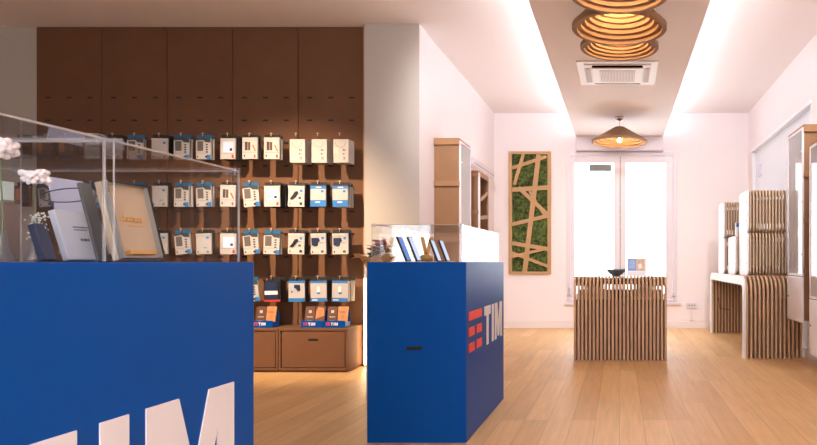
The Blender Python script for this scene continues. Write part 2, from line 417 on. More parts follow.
def case(label, x0, x1, y0, y1, clips=True):
    cx, cy = (x0+x1)/2, (y0+y1)/2
    t = thing('display_case', label, 'display case', (cx, cy, 1.001), 'glass display cases')
    a, c, h, q = (x1-x0)/2, (y1-y0)/2, .2045, .0035
    gm = [M['case'], M['edge']]
    B(-a, -a+q, -c, c, 0, h, thin=1).build('glass_panel', gm, t)
    B(a-q, a, -c, c, 0, h, thin=1).build('glass_panel', gm, t)
    B(-a+q, a-q, -c, -c+q, 0, h, thin=1).build('glass_panel', gm, t)
    B(-a+q, a-q, c-q, c, 0, h, thin=1).build('glass_panel', gm, t)
    B(-a, a, -c, c, h, h+q, thin=1).build('glass_lid', gm, t)
    if clips:
        for sx in (-1, 1):
            for sy in (-1, 1):
                B(min(sx*(a-.02), sx*(a+.002)), max(sx*(a-.02), sx*(a+.002)), min(sy*(c-.02), sy*(c+.002)), max(sy*(c-.02), sy*(c+.002)), h-.012, h+.008).build('corner_clip', M['acrylic'], t, bevel=.002)
    return t
case('glass case on nearest counter, closest one with blossoms and small reflection panels', -1.365, -.865, .345, 1.078)
case('glass case at far end of nearest counter, over open gold-lettered box', -1.365, -.865, 1.097, 1.458)
case('glass case over phones on the middle blue counter', -1.378, -.875, 3.556, 4.655)

# things inside the cases: leaning cards, boxes and phones (leaning towards -x, face towards +x)
def lean(name, label, cat, x, y0, y1, h, ang, thick, mats, z=1.001, group=None, extra=None):
    t = thing(name, label, cat, (x, (y0+y1)/2, z), group)
    R = Matrix.Rotation(-ang, 4, 'Y'); L = (y1-y0)/2
    def put(mb, nm, m, **k): return mb.build(nm, m, t, mtx=R, **k)
    put(B(-thick, 0, -L, L, thick*math.sin(ang), h), 'body', mats, bevel=min(.002, thick*.2))
    if extra: extra(put, L, h)
    # easel foot behind
    put(B(-thick-.004, -thick, -L*.5, L*.5, thick*math.sin(ang), h*.5), 'back_rest', M['acrylic'])
    return t
def tiny_text(put, L, h):
    b_ = MB()
    for k in range(9): b_.box(0, .0006, -L*.15+k*L*.11, -L*.15+k*L*.11+L*.075, h*.66, h*.685)
    for k in range(7): b_.box(0, .0006, -L*.10+k*L*.12, -L*.10+k*L*.12+L*.085, h*.61, h*.63)
    for u in (0, .17, .30, .46): b_.box(0, .0006, L*(.12+u), L*(.12+u)+L*.1, h*.40, h*.45)
    put(b_, 'lettering', M['grey'])
lean('phone_box', 'white phone box with tiny grey lettering leaning in nearest glass cases', 'box', -.980, 1.141, 1.209, .098, .30, .012, M['paper'], extra=tiny_text)
lean('display_card', 'tall lilac white card leaning behind the white phone box', 'card', -1.09, 1.262, 1.345, .172, .22, .003, M['lilac'])
lean('grey_lid', 'dark grey box lid leaning beside the open gold-lettered box', 'lid', -.952, 1.172, 1.198, .150, .25, .006, M['grey'])
def tray_in(put, L, h):
    q = .007
    q = .004
    put(B(0, .010, -L, -L+q, 0.004, h).box(0, .010, L-q, L, .004, h).box(0, .010, -L+q, L-q, h-q, h).box(0, .010, -L+q, L-q, .004, .004+q), 'rim', M['trayrim'], bevel=.001)
    put(B(0.0102, .0115, L-q, L, .004, h).box(.0102, .0115, -L+q, L-q, h-q, h), 'dark_edge', M['blackcard'])
    b_ = MB()
    for k in range(6):
        y = -L*.42+k*L*.17
        b_.tube([(.0012, y+L*.07*math.cos(a), h*.54+h*.03*math.sin(a)) for a in [2*PI*j/10 for j in range(10)]], .0012, 5, closed=True)
    b_.box(0, .001, -L*.2, L*.5, h*.455, h*.468)
    put(b_, 'gold_lettering', M['gold'])
    put(B(0, .010, -L+.02, L-.02, .012, .020), 'gold_strip', M['gold'])
lean('open_phone_box', 'open beige lined phone box with gold lettering, leaning in far glass case', 'box', -.905, 1.158, 1.262, .150, .23, .012, M['beigebox'], extra=tray_in)
lean('navy_box', 'dark navy card box leaning at foot of the dried flower spray', 'box', -.878, .980, 1.001, .062, .30, .012, M['navy'])
# riser with two small panels coloured as window reflections
o = B(-.05, .05, -.034, .034, 0, .092).build('riser_block', M['riser'], bevel=.003); o.location = (-1.012, .995, 1.001)
tag(o, 'brown riser block in nearest glass case, under two small reflection panels', 'block')
def reflection_panel(label, x, y0, y1, m):
    t = thing('reflection_panel', label, 'reflection panel', (x, (y0+y1)/2, 1.0935), 'window reflections built as panels on the riser'); L = (y1-y0)/2
    B(-.0015, .0015, -L, L, .004, .034).build('card', m, t)
    B(-.012, .012, -L, L, 0, .004).build('foot', M['acrylic'], t)
reflection_panel('small white window reflection built as a panel on brown riser', -.975, .966, .992, M['lilac'])
reflection_panel('small pale green window reflection built as a panel on brown riser', -.972, .999, 1.026, mat('pale_green_reflection', (196, 212, 204), .5))
# flowers
def flower(label, x, y, zb, r, seed):
    rr = random.Random(seed)
    t = thing('cut_flower', label, 'flower', (x, y, 1.001), 'blossoms in the nearest glass case')
    hh = zb-1.001
    MB().lathe([(.001, 0), (.014, 0), (.015, .004), (.008, .02), (.006, .045), (.007, .047)], n=20).build('bud_vase', M['acrylic'], t, smooth=True)
    MB().tube([(0, 0, .01), (.001, .002, hh*.4), (-.001, 0, hh*.75), (0, 0, hh-.004)], .0011, 6).build('stem', M['stem'], t)
    b_ = MB()
    for k in range(60):
        a, e, d = rr.uniform(0, 2*PI), rr.uniform(-1, 1), r*rr.uniform(.45, 1)
        s_ = math.sqrt(1-e*e)
        b_.ball((d*s_*math.cos(a), d*s_*math.sin(a)*1.1, hh+d*e*.6), r*rr.uniform(.16, .28), n=6, k=4)
    b_.build('blossom', M['blossom'], t, smooth=True)
    return t
flower('tall pale pink blossom reaching the glass lid of nearest case', -.935, .968, 1.172, .021, 3)
flower('shorter pale pink blossom in bud vase beside the riser block', -.94, 1.03, 1.137, .020, 5)
t = thing('dried_flower_spray', 'dried white flower spray standing behind the navy box', 'flower', (-.914, 1.012, 1.001)); rr = random.Random(2)
sb, fb = MB(), MB()
for k in range(26):
    a = rr.uniform(0, 2*PI); e = rr.uniform(.2, 1); tip = (.006+.022*e*math.cos(a)*.6, .024*e*math.sin(a)*.4-.012, .03+rr.uniform(0, .05))
    sb.tube([(0, -.004, 0), (tip[0]*.4, tip[1]*.4, tip[2]*.6), tip], .0005, 4)
    for q in range(4): fb.ball((tip[0]+rr.uniform(-.006, .006), tip[1]+rr.uniform(-.004, .002), tip[2]+rr.uniform(-.006, .006)), .0017, n=5, k=3)
sb.build('stem', M['stem'], t); fb.build('floret', M['spray'], t)
# clear acrylic loop stand around the card
pts = []
for k in range(40):
    a = 2*PI*k/40
    pts.append((.055*math.cos(a)*.6, .05*math.sin(a), .123+.012*math.cos(a)))
t = thing('loop_stand', 'thin grey metal loop stand around the tall lilac card', 'stand', (-1.02, 1.19, 1.001))
MB().tube(pts, .0012, 6, closed=True).build('loop', M['darkgrey'], t, smooth=True)
MB().tube([(-.033, 0, .111), (-.033, 0, .002)], .0012, 6).build('post', M['darkgrey'], t)
B(-.05, -.016, -.02, .02, 0, .003).build('foot', M['darkgrey'], t)

def phone(label, x, y, h, ang, scr):
    t = thing('smartphone', label, 'phone', (x, y, 1.001), 'phones in the middle glass case')
    R = Matrix.Rotation(-ang, 4, 'Y'); L = .037
    B(-.012, 0, -L, L, .006, h).build('body', M['black'], t, bevel=.0015, mtx=R)
    B(0, .0007, -L+.003, L-.003, .012, h-.006).build('screen', scr, t, mtx=R)
    MB().box(-.06, .03, -.03, .03, 0, .003).build('stand_foot', M['white'], t)
    B(-.018, -.012, -.02, .02, .006, h*.6).build('stand_back', M['acrylic'], t, mtx=R)
phone('phone with blue screen leaning leftmost in the middle glass case', -1.225, 3.74, .158, .38, M['screen'])
phone('phone with pale screen leaning second from left in middle case', -1.165, 3.74, .158, .38, M['screenpale'])
phone('phone with pale screen leaning third from left in middle case', -1.125, 4.02, .150, .36, M['screenpale'])
phone('phone with pale screen leaning rightmost in the middle glass case', -1.07, 4.02, .146, .36, M['screenpale'])
t = thing('gold_ornament', 'gold twisted ribbon ornament between phones in middle glass case', 'ornament', (-1.25, 4.15, 1.001))
MB().lathe([(.001, 0), (.03, 0), (.042, .012), (.045, .03), (.03, .045), (.001, .05)], n=20).build('base', M['gold'], t, smooth=True)
for a in (0.5, -.5):
    MB().prism([(-.012, 0), (.012, 0), (.03*a*2+.012, .13), (.03*a*2-.012, .13)], (0, 0, .03), (1, 0, 0), (0, 0, 1), (0, 1, 0), .006).build('ribbon', M['gold'], t)

# poinsettia on its plinth behind the middle counter
o = B(-.10, .10, -.10, .10, 0, .93).build('plinth', M['white'], bevel=.004); o.location = (-1.77, 4.82, 0)
tag(o, 'white plinth behind the middle blue counter under the potted plant', 'plinth')
t = thing('potted_plant', 'red and green potted plant wrapped in kraft paper beside middle counter', 'plant', (-1.83, 4.82, .932)); rr = random.Random(4)
b_ = MB(); n = 24; prof = ((.06, 0), (.085, .06), (.11, .10), (.155, .115))
for i, (r, z) in enumerate(prof):
    for j in range(n):
        a = 2*PI*j/n; q = 1+(.14 if j % 2 else -.05)*(i/3)
        b_.v.append((r*q*math.cos(a), r*q*math.sin(a), z+(.018*math.sin(5*a) if i == 3 else 0)))
for i in range(3):
    for j in range(n): b_.f.append((i*n+j, i*n+(j+1) % n, (i+1)*n+(j+1) % n, (i+1)*n+j)); b_.m.append(0)
b_.f.append(tuple(range(n))); b_.m.append(0)
b_.build('paper_wrap', M['wrap'], t)
def leafmesh(b_, base, d, L, wd, droop=.3):
    d = Vector(d).normalized(); s_ = d.cross(Vector((0, 0, 1))).normalized(); base = Vector(base)
    P = []
    for u, w_ in ((0, .08), (.25, .7), (.5, 1), (.75, .6), (1, .05)):
        c = base+d*L*u+Vector((0, 0, -droop*L*u*u)); P += [c-s_*wd*w_, c+Vector((0, 0, -.004)), c+s_*wd*w_]
    b_.add(P, [(i*3+k, i*3+k+1, i*3+k+4, i*3+k+3) for i in range(4) for k in range(2)])
lb, rb = MB(), MB()
for k in range(30):
    a = rr.uniform(0, 2*PI); leafmesh(lb, (0, 0, .07+rr.uniform(0, .07)), (math.cos(a), math.sin(a), rr.uniform(.2, 1.0)), rr.uniform(.10, .16), .036)
for k in range(34):
    a = rr.uniform(0, 2*PI); z = rr.uniform(.13, .22); leafmesh(rb, (rr.uniform(.0, .07), rr.uniform(-.04, .04), z), (math.cos(a), math.sin(a), rr.uniform(.1, .9)), rr.uniform(.06, .10), .030)
lb.build('foliage', M['leaf'], t); rb.build('red_bracts', M['bract'], t)

# ------------------------------------------------------------------ accessory wall
PX0, PW = -5.60, .6286; FY = DP-.025     # front plane of the panels
OFF = (.18, .5, .82); ROWZ = [.83+.2185*k for k in range(9)]
ordn = ['first', 'second', 'third', 'fourth', 'fifth', 'sixth', 'seventh', 'eighth', 'ninth', 'tenth', 'eleventh', 'twelfth', 'thirteenth', 'fourteenth', 'fifteenth']
for i in range(5):
    x0 = PX0+PW*i
    b_ = B(.004, PW-.004, 0, .025, 0, H-.004)
    for f in OFF:
        for z in ROWZ: b_.box(PW*f-.024, PW*f+.024, -.0015, .002, z-.008, z+.008, 1)
    o = b_.build('slotted_board', [M['peg'], M['dark']])
    o.location = (x0, FY, 0)
    tag(o, f'tall brown slotted accessory panel, {ordn[4-i]} from the right on the display wall', 'panel', 'brown display wall panels')
o = B(PX0+5*PW, PX0+5*PW+.012, FY-.015, DP, 0, H-.004).build('edge_batten', M['pegedge'])
tag(o, 'narrow honey brown batten along right edge of the display wall', 'batten')
# warm light strip in the gap beside it
o = B(-2.420, -2.407, DP-.106, DP-.0915, .03, .84).build('gap_light', M['warmled'])
tag(o, 'vertical warm LED strip glowing beside the drawers', 'light')

# plinth drawers
for i in range(5):
    x0 = PX0+PW*i; d0, d1 = 5.785, FY-.002
    t = thing('drawer_unit', f'low brown drawer unit, {ordn[4-i]} from the right under the display wall', 'drawer unit', (x0+PW/2, d1, 0), 'low drawer units under the display wall')
    a = PW/2-.003; L = d1-d0; h = .400
    MB().box(-a, a, -L, 0, h-.022, h).box(-a, -a+.018, -L, 0, .02, h-.022).box(a-.018, a, -L, 0, .02, h-.022).box(-a+.018, a-.018, -L, 0, .02, .04).box(-a+.018, a-.018, -.02, 0, .04, h-.022).box(-a+.02, a-.02, -L+.02, -.02, 0, .02).build('body', M['peg'], t, bevel=.002)
    f = B(-a+.026, a-.026, -L+.006, -L+.024, .046, h-.03).build('drawer_front', M['peg'], t, bevel=.002)
    B(-.045, .045, -L+.0045, -L+.01, .285, .305).build('slot', M['dark'], f)

# packs ---------------------------------------------------------------------------------------------------
PWID, PH = .072, .225
def pk(name, label, cat, group, body, header, back='blackcard', t=.018, hh=.034):
    """pack with its hanging hole at the origin, top at +.03, front face towards -y"""
    r = thing(name, label, cat, (0, 0, -9), group)
    top, bot = .032, .032-PH
    B(-PWID, PWID, -.0015, .0015, bot, top).build('back_card', M[back], r)
    B(-PWID, PWID, -.0035, -.0015, top-hh, top).build('header', M[header], r)
    B(-PWID, PWID, -t, -.0015, bot, top-hh).build('box', M[body], r, bevel=.0015)
    return r, t, top, bot
def bx(r, name, m, x0, x1, z0, z1, t, d=.0008): return B(x0, x1, -t-d, -t, z0, z1).build(name, M[m], r)
GROUPS = {}
def T_case():
    r, t, top, bot = pk('phone_case_pack', '', 'phone case', 'phone case packs on the display wall', 'card', 'teal', 'teal')
    MB().prism([(-PWID, top-.034), (PWID, top-.034), (PWID, top-.075), (.02, top-.07), (-.0, top-.05), (-PWID, top-.055)], (0, -t-.0008, 0), (1, 0, 0), (0, 0, 1), (0, 1, 0), .0008).build('band', M['darkgrey'], r)
    bx(r, 'photo', 'photogrey', -.058, .0, top-.15, top-.06, t)
    b_ = MB()
    for k in range(4): b_.box(.026, .044, -t-.0008, -t, top-.10-k*.022, top-.088-k*.022)
    b_.build('icons', M['black'], r); bx(r, 'line', 'grey', -PWID, PWID, top-.171, top-.169, t)
    bx(r, 'corner', 'packblue', .035, PWID, bot, bot+.04, t, .001); bx(r, 'barcode', 'black', .02, .04, bot+.012, bot+.03, t, .0012); bx(r, 'mark', 'black', -.06, -.05, bot+.015, bot+.03, t)
    return r
def T_plain():
    r, t, top, bot = pk('phone_case_pack', '', 'phone case', 'phone case packs on the display wall', 'card', 'blackcard')
    bx(r, 'lip', 'offwhite', -PWID, PWID, top-.05, top-.035, t, .006)
    bx(r, 'logo_dot', 'packblue', .028, .052, top-.085, top-.065, t); bx(r, 'line', 'packblue', .0, .03, bot+.055, bot+.062, t); bx(r, 'label', 'black', -.06, -.05, bot+.012, bot+.03, t)
    bx(r, 'barcode', 'grey', .03, .05, bot+.012, bot+.03, t)
    return r
def T_window():
    r, t, top, bot = pk('accessory_pack', '', 'accessory', 'accessory packs on the display wall', 'card', 'blackcard')
    bx(r, 'window', 'paleblue', -.045, .055, bot+.06, top-.065, t); bx(r, 'label', 'navy', .02, .045, bot+.075, bot+.10, t, .0012)
    bx(r, 'barcode', 'redcard', .04, .06, bot+.01, bot+.04, t); bx(r, 'line', 'grey', -PWID, PWID, bot+.052, bot+.054, t)
    return r
def T_cable():
    r, t, top, bot = pk('accessory_pack', '', 'accessory', 'accessory packs on the display wall', 'card', 'blackcard', hh=.026)
    bx(r, 'picture', 'offwhite', -.05, .055, bot+.075, top-.055, t); bx(r, 'tablet_print', 'darkgrey', -.046, -.02, bot+.08, top-.065, t, .0014); bx(r, 'tablet_print', 'brownbox', -.016, .006, bot+.08, top-.068, t, .0014)
    MB().prism([(.022, top-.10), (.034, top-.095), (.06, top-.150), (.05, top-.155)], (0, -t-.0018, 0), (1, 0, 0), (0, 0, 1), (0, 1, 0), .0018).build('pen_print', M['orange'], r)
    bx(r, 'line', 'grey', -PWID, PWID, bot+.06, bot+.062, t); bx(r, 'mark', 'black', -.055, -.045, bot+.02, bot+.04, t); bx(r, 'barcode', 'redcard', .04, .055, bot+.012, bot+.04, t)
    return r
def T_box():
    r = thing('accessory_box', '', 'box', (0, 0, -9), 'deep white boxes on the display wall')
    top, bot, t = -.006, -.222, .13
    B(-.07, .07, -.02, t-.02, bot, top).build('box', M['offwhite'], r, bevel=.002)
    MB().tube([(.0, .0+.008*math.cos(a), .002+.012*math.sin(a)) for a in [PI*1.3-PI*1.6*j/12 for j in range(13)]], .002, 6).build('hang_loop', M['darkgrey'], r)
    MB().tube([(.05*math.cos(a)*.9-.005, -.0205, -.035+.045*math.sin(a)) for a in [PI+PI*j/14 for j in range(15)]], .0012, 5).build('arc_print', M['photogrey'], r)
    bx(r, 'square_print', 'pinkprint', -.068, -.025, -.135, -.08, .02)
    b_ = MB()                        # upright illegible black letters
    for z, segs in ((-.112, ((0, .006, 0, .02), (.006, .022, 0, .005), (.016, .022, 0, .014))), (-.152, ((0, .022, .008, .013), (0, .005, 0, .02))), (-.192, ((0, .022, 0, .005), (.0, .022, .015, .02), (.017, .022, 0, .02)))):
        for x0, x1, z0, z1 in segs: b_.box(.018+x0, .018+x1, -.0208, -.02, z+z0, z+z1)
    b_.build('lettering', M['black'], r)
    return r
def T_blue():
    r, t, top, bot = pk('accessory_pack', '', 'accessory', 'accessory packs on the display wall', 'card', 'blackcard')
    bx(r, 'blue_band', 'packblue', -PWID, PWID, top-.062, top-.034, t); bx(r, 'blue_band', 'packblue', -PWID, PWID, bot, bot+.06, t)
    bx(r, 'title', 'white', -.02, .03, top-.052, top-.044, t, .0012); bx(r, 'title', 'white', -.025, .02, bot+.035, bot+.045, t, .0012); bx(r, 'logo_dot', 'packblue', .028, .052, top-.095, top-.075, t)
    return r
def T_charger():
    r, t, top, bot = pk('accessory_pack', '', 'accessory', 'accessory packs on the display wall', 'card', 'blackcard')
    bx(r, 'lip', 'offwhite', -PWID, PWID, top-.055, top-.035, t, .006)
    MB().prism([(-.055, bot+.07), (-.03, bot+.068), (-.005, bot+.09), (.018, bot+.125), (.012, bot+.142), (-.012, bot+.135), (-.03, bot+.10)], (0, -t-.012, 0), (1, 0, 0), (0, 0, 1), (0, 1, 0), .012).build('holder', M['black'], r, bevel=.001)
    bx(r, 'logo_dot', 'packblue', .03, .054, top-.09, top-.068, t); bx(r, 'line', 'packblue', .012, .05, top-.112, top-.106, t); bx(r, 'plug_print', 'darkgrey', .02, .042, bot+.07, bot+.09, t)
    bx(r, 'strip', 'offwhite', -PWID, PWID, bot, bot+.056, t, .001); bx(r, 'barcode', 'navy', .03, .055, bot+.015, bot+.04, t, .0016); bx(r, 'mark', 'redcard', -.06, -.05, bot+.015, bot+.035, t, .0016)
    return r
def T_holder():
    r, t, top, bot = pk('accessory_pack', '', 'accessory', 'accessory packs on the display wall', 'card', 'blackcard')
    bx(r, 'lip', 'offwhite', -PWID, PWID, top-.055, top-.035, t, .006)
    MB().prism([(-.06, top-.14), (-.06, top-.075), (.005, top-.075), (.018, top-.10), (.0, top-.115), (-.004, top-.145), (-.03, top-.150)], (0, -t-.010, 0), (1, 0, 0), (0, 0, 1), (0, 1, 0), .010).build('holder', M['navy'], r, bevel=.001)
    bx(r, 'logo_dot', 'packblue', .03, .054, top-.09, top-.068, t); bx(r, 'line', 'packblue', .012, .05, top-.125, top-.118, t)
    bx(r, 'strip', 'offwhite', -PWID, PWID, bot, bot+.05, t, .001); bx(r, 'barcode', 'darkgrey', .025, .05, bot+.012, bot+.035, t, .0016); bx(r, 'mark', 'black', -.06, -.05, bot+.012, bot+.03, t, .0016)
    return r
def T_sleeve():
    r, t, top, bot = pk('sleeve_pack', '', 'phone sleeve', 'black sleeve packs on the display wall', 'black', 'blackcard')
    bx(r, 'paper_band', 'white', -.065, .05, bot+.065, bot+.10, t, .006); bx(r, 'red_base', 'redcard', -PWID, PWID, bot, bot+.018, t, .002); bx(r, 'red_tab', 'redcard', -.06, -.045, top-.03, top-.012, .004)
    MB().box(-.062, .048, -t-.005, -t, bot+.02, top-.045).build('sleeve', M['navy'], r, bevel=.002)
    return r
def T_teal():
    r, t, top, bot = pk('accessory_pack', '', 'accessory', 'accessory packs on the display wall', 'card', 'blackcard')
    bx(r, 'blue_band', 'packblue', -PWID, PWID, top-.055, top-.034, t); bx(r, 'blue_band', 'packblue', -PWID, PWID, bot, bot+.032, t); bx(r, 'logo_dot', 'packblue', -.05, -.035, bot+.08, bot+.10, t)
    MB().prism([(-.02, top-.07), (.03, top-.07), (.034, top-.12), (.02, top-.13), (.006, top-.122), (.0, top-.105), (-.018, top-.10)], (0, -t-.008, 0), (1, 0, 0), (0, 0, 1), (0, 1, 0), .008).build('holder', M['navy'], r)
    return r
def T_phone():
    r, t, top, bot = pk('accessory_pack', '', 'accessory', 'accessory packs on the display wall', 'card', 'blackcard')
    bx(r, 'blue_band', 'packblue', -PWID, PWID, top-.055, top-.034, t); bx(r, 'blue_band', 'packblue', -PWID, PWID, bot, bot+.034, t)
    bx(r, 'plug_print', 'white', -.012, .012, bot+.09, bot+.14, t, .006); bx(r, 'logo_dot', 'packblue', -.012, .016, bot+.07, bot+.085, t, .0012); bx(r, 'title', 'white', -.06, -.01, bot+.012, bot+.02, t, .0012)
    return r
def T_brown():
    r, t, top, bot = pk('phone_case_pack', '', 'phone case', 'phone case packs on the display wall', 'brownbox', 'navy', t=.03)
    bx(r, 'picture', 'tanprint', -.06, -.012, bot+.06, top-.06, t); bx(r, 'picture', 'darkgrey', .0, .05, bot+.05, top-.05, t); bx(r, 'strip', 'navy', -PWID, PWID, bot, bot+.035, t, .001)
    return r
def T_spare(body, header, name, cat, grp):
    r = thing(name, '', cat, (0, 0, -9), grp); top, bot = .032, .032-PH
    B(-PWID, PWID, -.0015, .0015, bot, top).build('back_card', M['blackcard'], r)
    B(-PWID, PWID, -.0035, -.0015, top-.034, top).build('header', M[header], r)
    B(-PWID, PWID, -.014, -.0015, bot, top-.034).build('box', M[body], r, bevel=.001)
    return r
PROTO = {'case': (T_case, 'white phone case pack with teal header'), 'plain': (T_plain, 'cream phone case pack with black header'),
 'window': (T_window, 'cream accessory pack with pale window'), 'cable': (T_cable, 'cream tablet pen pack with orange stroke'),
 'box': (T_box, 'deep white accessory box'), 'blue': (T_blue, 'blue banded accessory pack'), 'charger': (T_charger, 'cream car charger pack with black holder'),
 'holder': (T_holder, 'cream car holder pack with navy clip'), 'sleeve': (T_sleeve, 'black sleeve pack with white band'), 'teal': (T_teal, 'blue banded pack with navy clip'),
 'phone': (T_phone, 'blue banded pack with white plug'), 'brown': (T_brown, 'dark brown phone case pack'),
 'dark': (lambda: T_spare('blackcard', 'blackcard', 'accessory_pack', 'accessory', 'accessory packs on the display wall'), 'black backed spare pack'),
 'spareteal': (lambda: T_spare('card', 'teal', 'phone_case_pack', 'phone case', 'phone case packs on the display wall'), 'teal headed spare pack'),
 'sparewhite': (lambda: T_spare('card', 'blackcard', 'accessory_pack', 'accessory', 'accessory packs on the display wall'), 'white edged spare pack')}
protos, used = {}, set()
def make(kind, loc, label, rot):
    if kind not in protos: protos[kind] = PROTO[kind][0]()
    if kind not in used:
        used.add(kind); r = protos[kind]; r.location = loc; r['label'] = label; r.rotation_euler = rot; return r
    return dup(protos[kind], loc, label, rot)
hb = thing('display_hook', '', 'hook', (0, 0, -9), 'black hooks on the display wall')
MB().box(-.022, .022, -.006, 0, -.012, .012).build('bracket', M['black'], hb)
MB().tube([(0, -.004, 0), (0, -.255, 0), (0, -.27, .012)], .0028, 6).build('rod', M['black'], hb)
B(-.009, .009, -.272, -.266, .034, .043).box(-.002, .002, -.271, -.267, .01, .036).build('price_tag', M['tagtan'], hb)
hook_used = [0]
def hook(x, z, label):
    if not hook_used[0]: hook_used[0] = 1; hb.location = (x, FY, z); hb['label'] = label
    else: dup(hb, (x, FY, z), label)
# (kind of the front pack, number of packs, kind of the packs behind), right to left
ROWS = [
 (2.143, 'top row', ['box', 'box', 'box', ('cable', 2, 'sparewhite'), ('cable', 2, 'dark'), ('window', 4, 'dark'), ('case', 2, 'spareteal'), ('case', 2, 'spareteal'), ('plain', 3, 'dark'), ('case', 2, 'spareteal'), ('plain', 3, 'dark'), ('plain', 2, 'dark'), ('brown', 2, 'dark'), ('brown', 2, 'dark'), ('brown', 1, 'dark')]),
 (1.706, 'second row', [('blue', 4, 'sparewhite'), ('blue', 3, 'dark'), ('charger', 5, 'dark'), ('window', 5, 'dark'), ('case', 1, 'spareteal'), ('cable', 2, 'dark'), ('case', 2, 'spareteal'), ('case', 2, 'spareteal'), ('plain', 2, 'dark'), ('case', 2, 'spareteal'), ('plain', 2, 'dark'), ('case', 2, 'spareteal'), ('plain', 2, 'dark'), ('case', 1, 'spareteal'), ('brown', 1, 'dark')]),
 (1.268, 'third row', [('holder', 3, 'dark'), ('holder', 3, 'dark'), ('charger', 3, 'dark'), ('case', 2, 'spareteal'), ('case', 1, 'spareteal'), ('window', 2, 'dark'), ('plain', 2, 'dark'), ('case', 1, 'spareteal'), ('plain', 2, 'dark'), ('case', 2, 'spareteal'), ('plain', 2, 'dark'), ('case', 2, 'spareteal'), ('plain', 1, 'dark')]),
 (.831, 'bottom row', [('phone', 5, 'sparewhite'), ('phone', 4, 'dark'), ('teal', 3, 'dark'), ('sleeve', 4, 'dark'), ('case', 1, 'spareteal')]),
]
rj = random.Random(11)
for z, rown, cells in ROWS:
    for c, cell in enumerate(cells):
        col = 14-c; x = PX0+PW*(col//3)+PW*OFF[col % 3]
        where = f'{ordn[c]} hook from the right, {rown}'
        hook(x, z, f'black display hook, {ordn[c]} from the right in the {rown} of the wall')
        if cell == 'box': cell = ('box', 1, None)
        kind, n, spare = cell
        y0 = FY-.240
        if kind == 'box': make('box', (x, y0+.02, z-.004), f'deep white accessory box on the {where}', (0, 0, 0)); continue
        yaw = rj.uniform(-.10, .10); roll = rj.uniform(-.03, .03)
        if (kind, n) == ('case', 1): roll = -.09
        make(kind, (x, y0, z-.003), f'{PROTO[kind][1]}, front of {where}', (0, roll, yaw))
        for k in range(1, n):
            make(spare, (x+rj.uniform(-.003, .003), y0+.034*k, z-.003+rj.uniform(-.002, 0)), f'{PROTO[spare][1]} {ordn[k]} from front, {where}', (0, rj.uniform(-.02, .02), rj.uniform(-.04, .04)))
# display trays on the drawer units
def tray(label, x, first):
    y = 5.895; z = .4015
    t = thing('display_tray', f'blue counter display tray with white lettering, {label}', 'tray', (x, y, z), 'blue display trays on the drawer units')
    a = .098
    MB().box(-a, a, -.05, -.045, 0, .062).box(-a, -a+.004, -.045, .06, 0, .05).box(a-.004, a, -.045, .06, 0, .05).box(-a+.004, a-.004, -.045, .06, 0, .004).box(-a, a, .06, .064, 0, .15).build('box', M['blue'], t)
    logo(t, (-.032, -.05, .018), (1, 0, 0), (0, 0, 1), (0, -1, 0), .11, True, .0012)
    R = Matrix.Rotation(-.20, 4, 'X')
    for q, (nm, m, pm) in enumerate((('left', 'brownbox', 'pinkprint'), ('right', 'tanprint' if not first else 'brownbox', 'tanprint'))):
        bo = thing('phone_box', f'{"dark brown" if m == "brownbox" else "tan"} phone box, {nm} one in {label}', 'box', (x+(-.047 if q == 0 else .047), y-.006, z+.005), 'brown phone boxes in the display trays')
        B(-.044, .044, 0, .02, .002, .185).build('body', M[m], bo, bevel=.002, mtx=R)
        if q == 0:
            B(-.012, .014, -.001, 0, .125, .15).build('label_print', M['offwhite'], bo, mtx=R)
            B(-.026, .028, -.001, 0, .085, .092).build('title', M['offwhite'], bo, mtx=R); B(-.02, .02, -.001, 0, .05, .055).build('title', M['offwhite'], bo, mtx=R)
        elif m == 'brownbox':
            MB().prism([(-.04, .07), (.04, .10), (.03, .17), (-.02, .18), (-.04, .14)], (0, -.001, 0), (1, 0, 0), (0, 0, 1), (0, 1, 0), .001).build('picture', M['tanprint'], bo, mtx=R)
        else: B(-.03, .03, -.001, 0, .13, .137).build('title', M['brownbox'], bo, mtx=R)
tray('tray right of centre on the rightmost drawers', -2.605, False)
tray('tray at left on the rightmost drawers', -2.812, True)
tray('tray beside nearest counter on second drawers', -3.265, False)

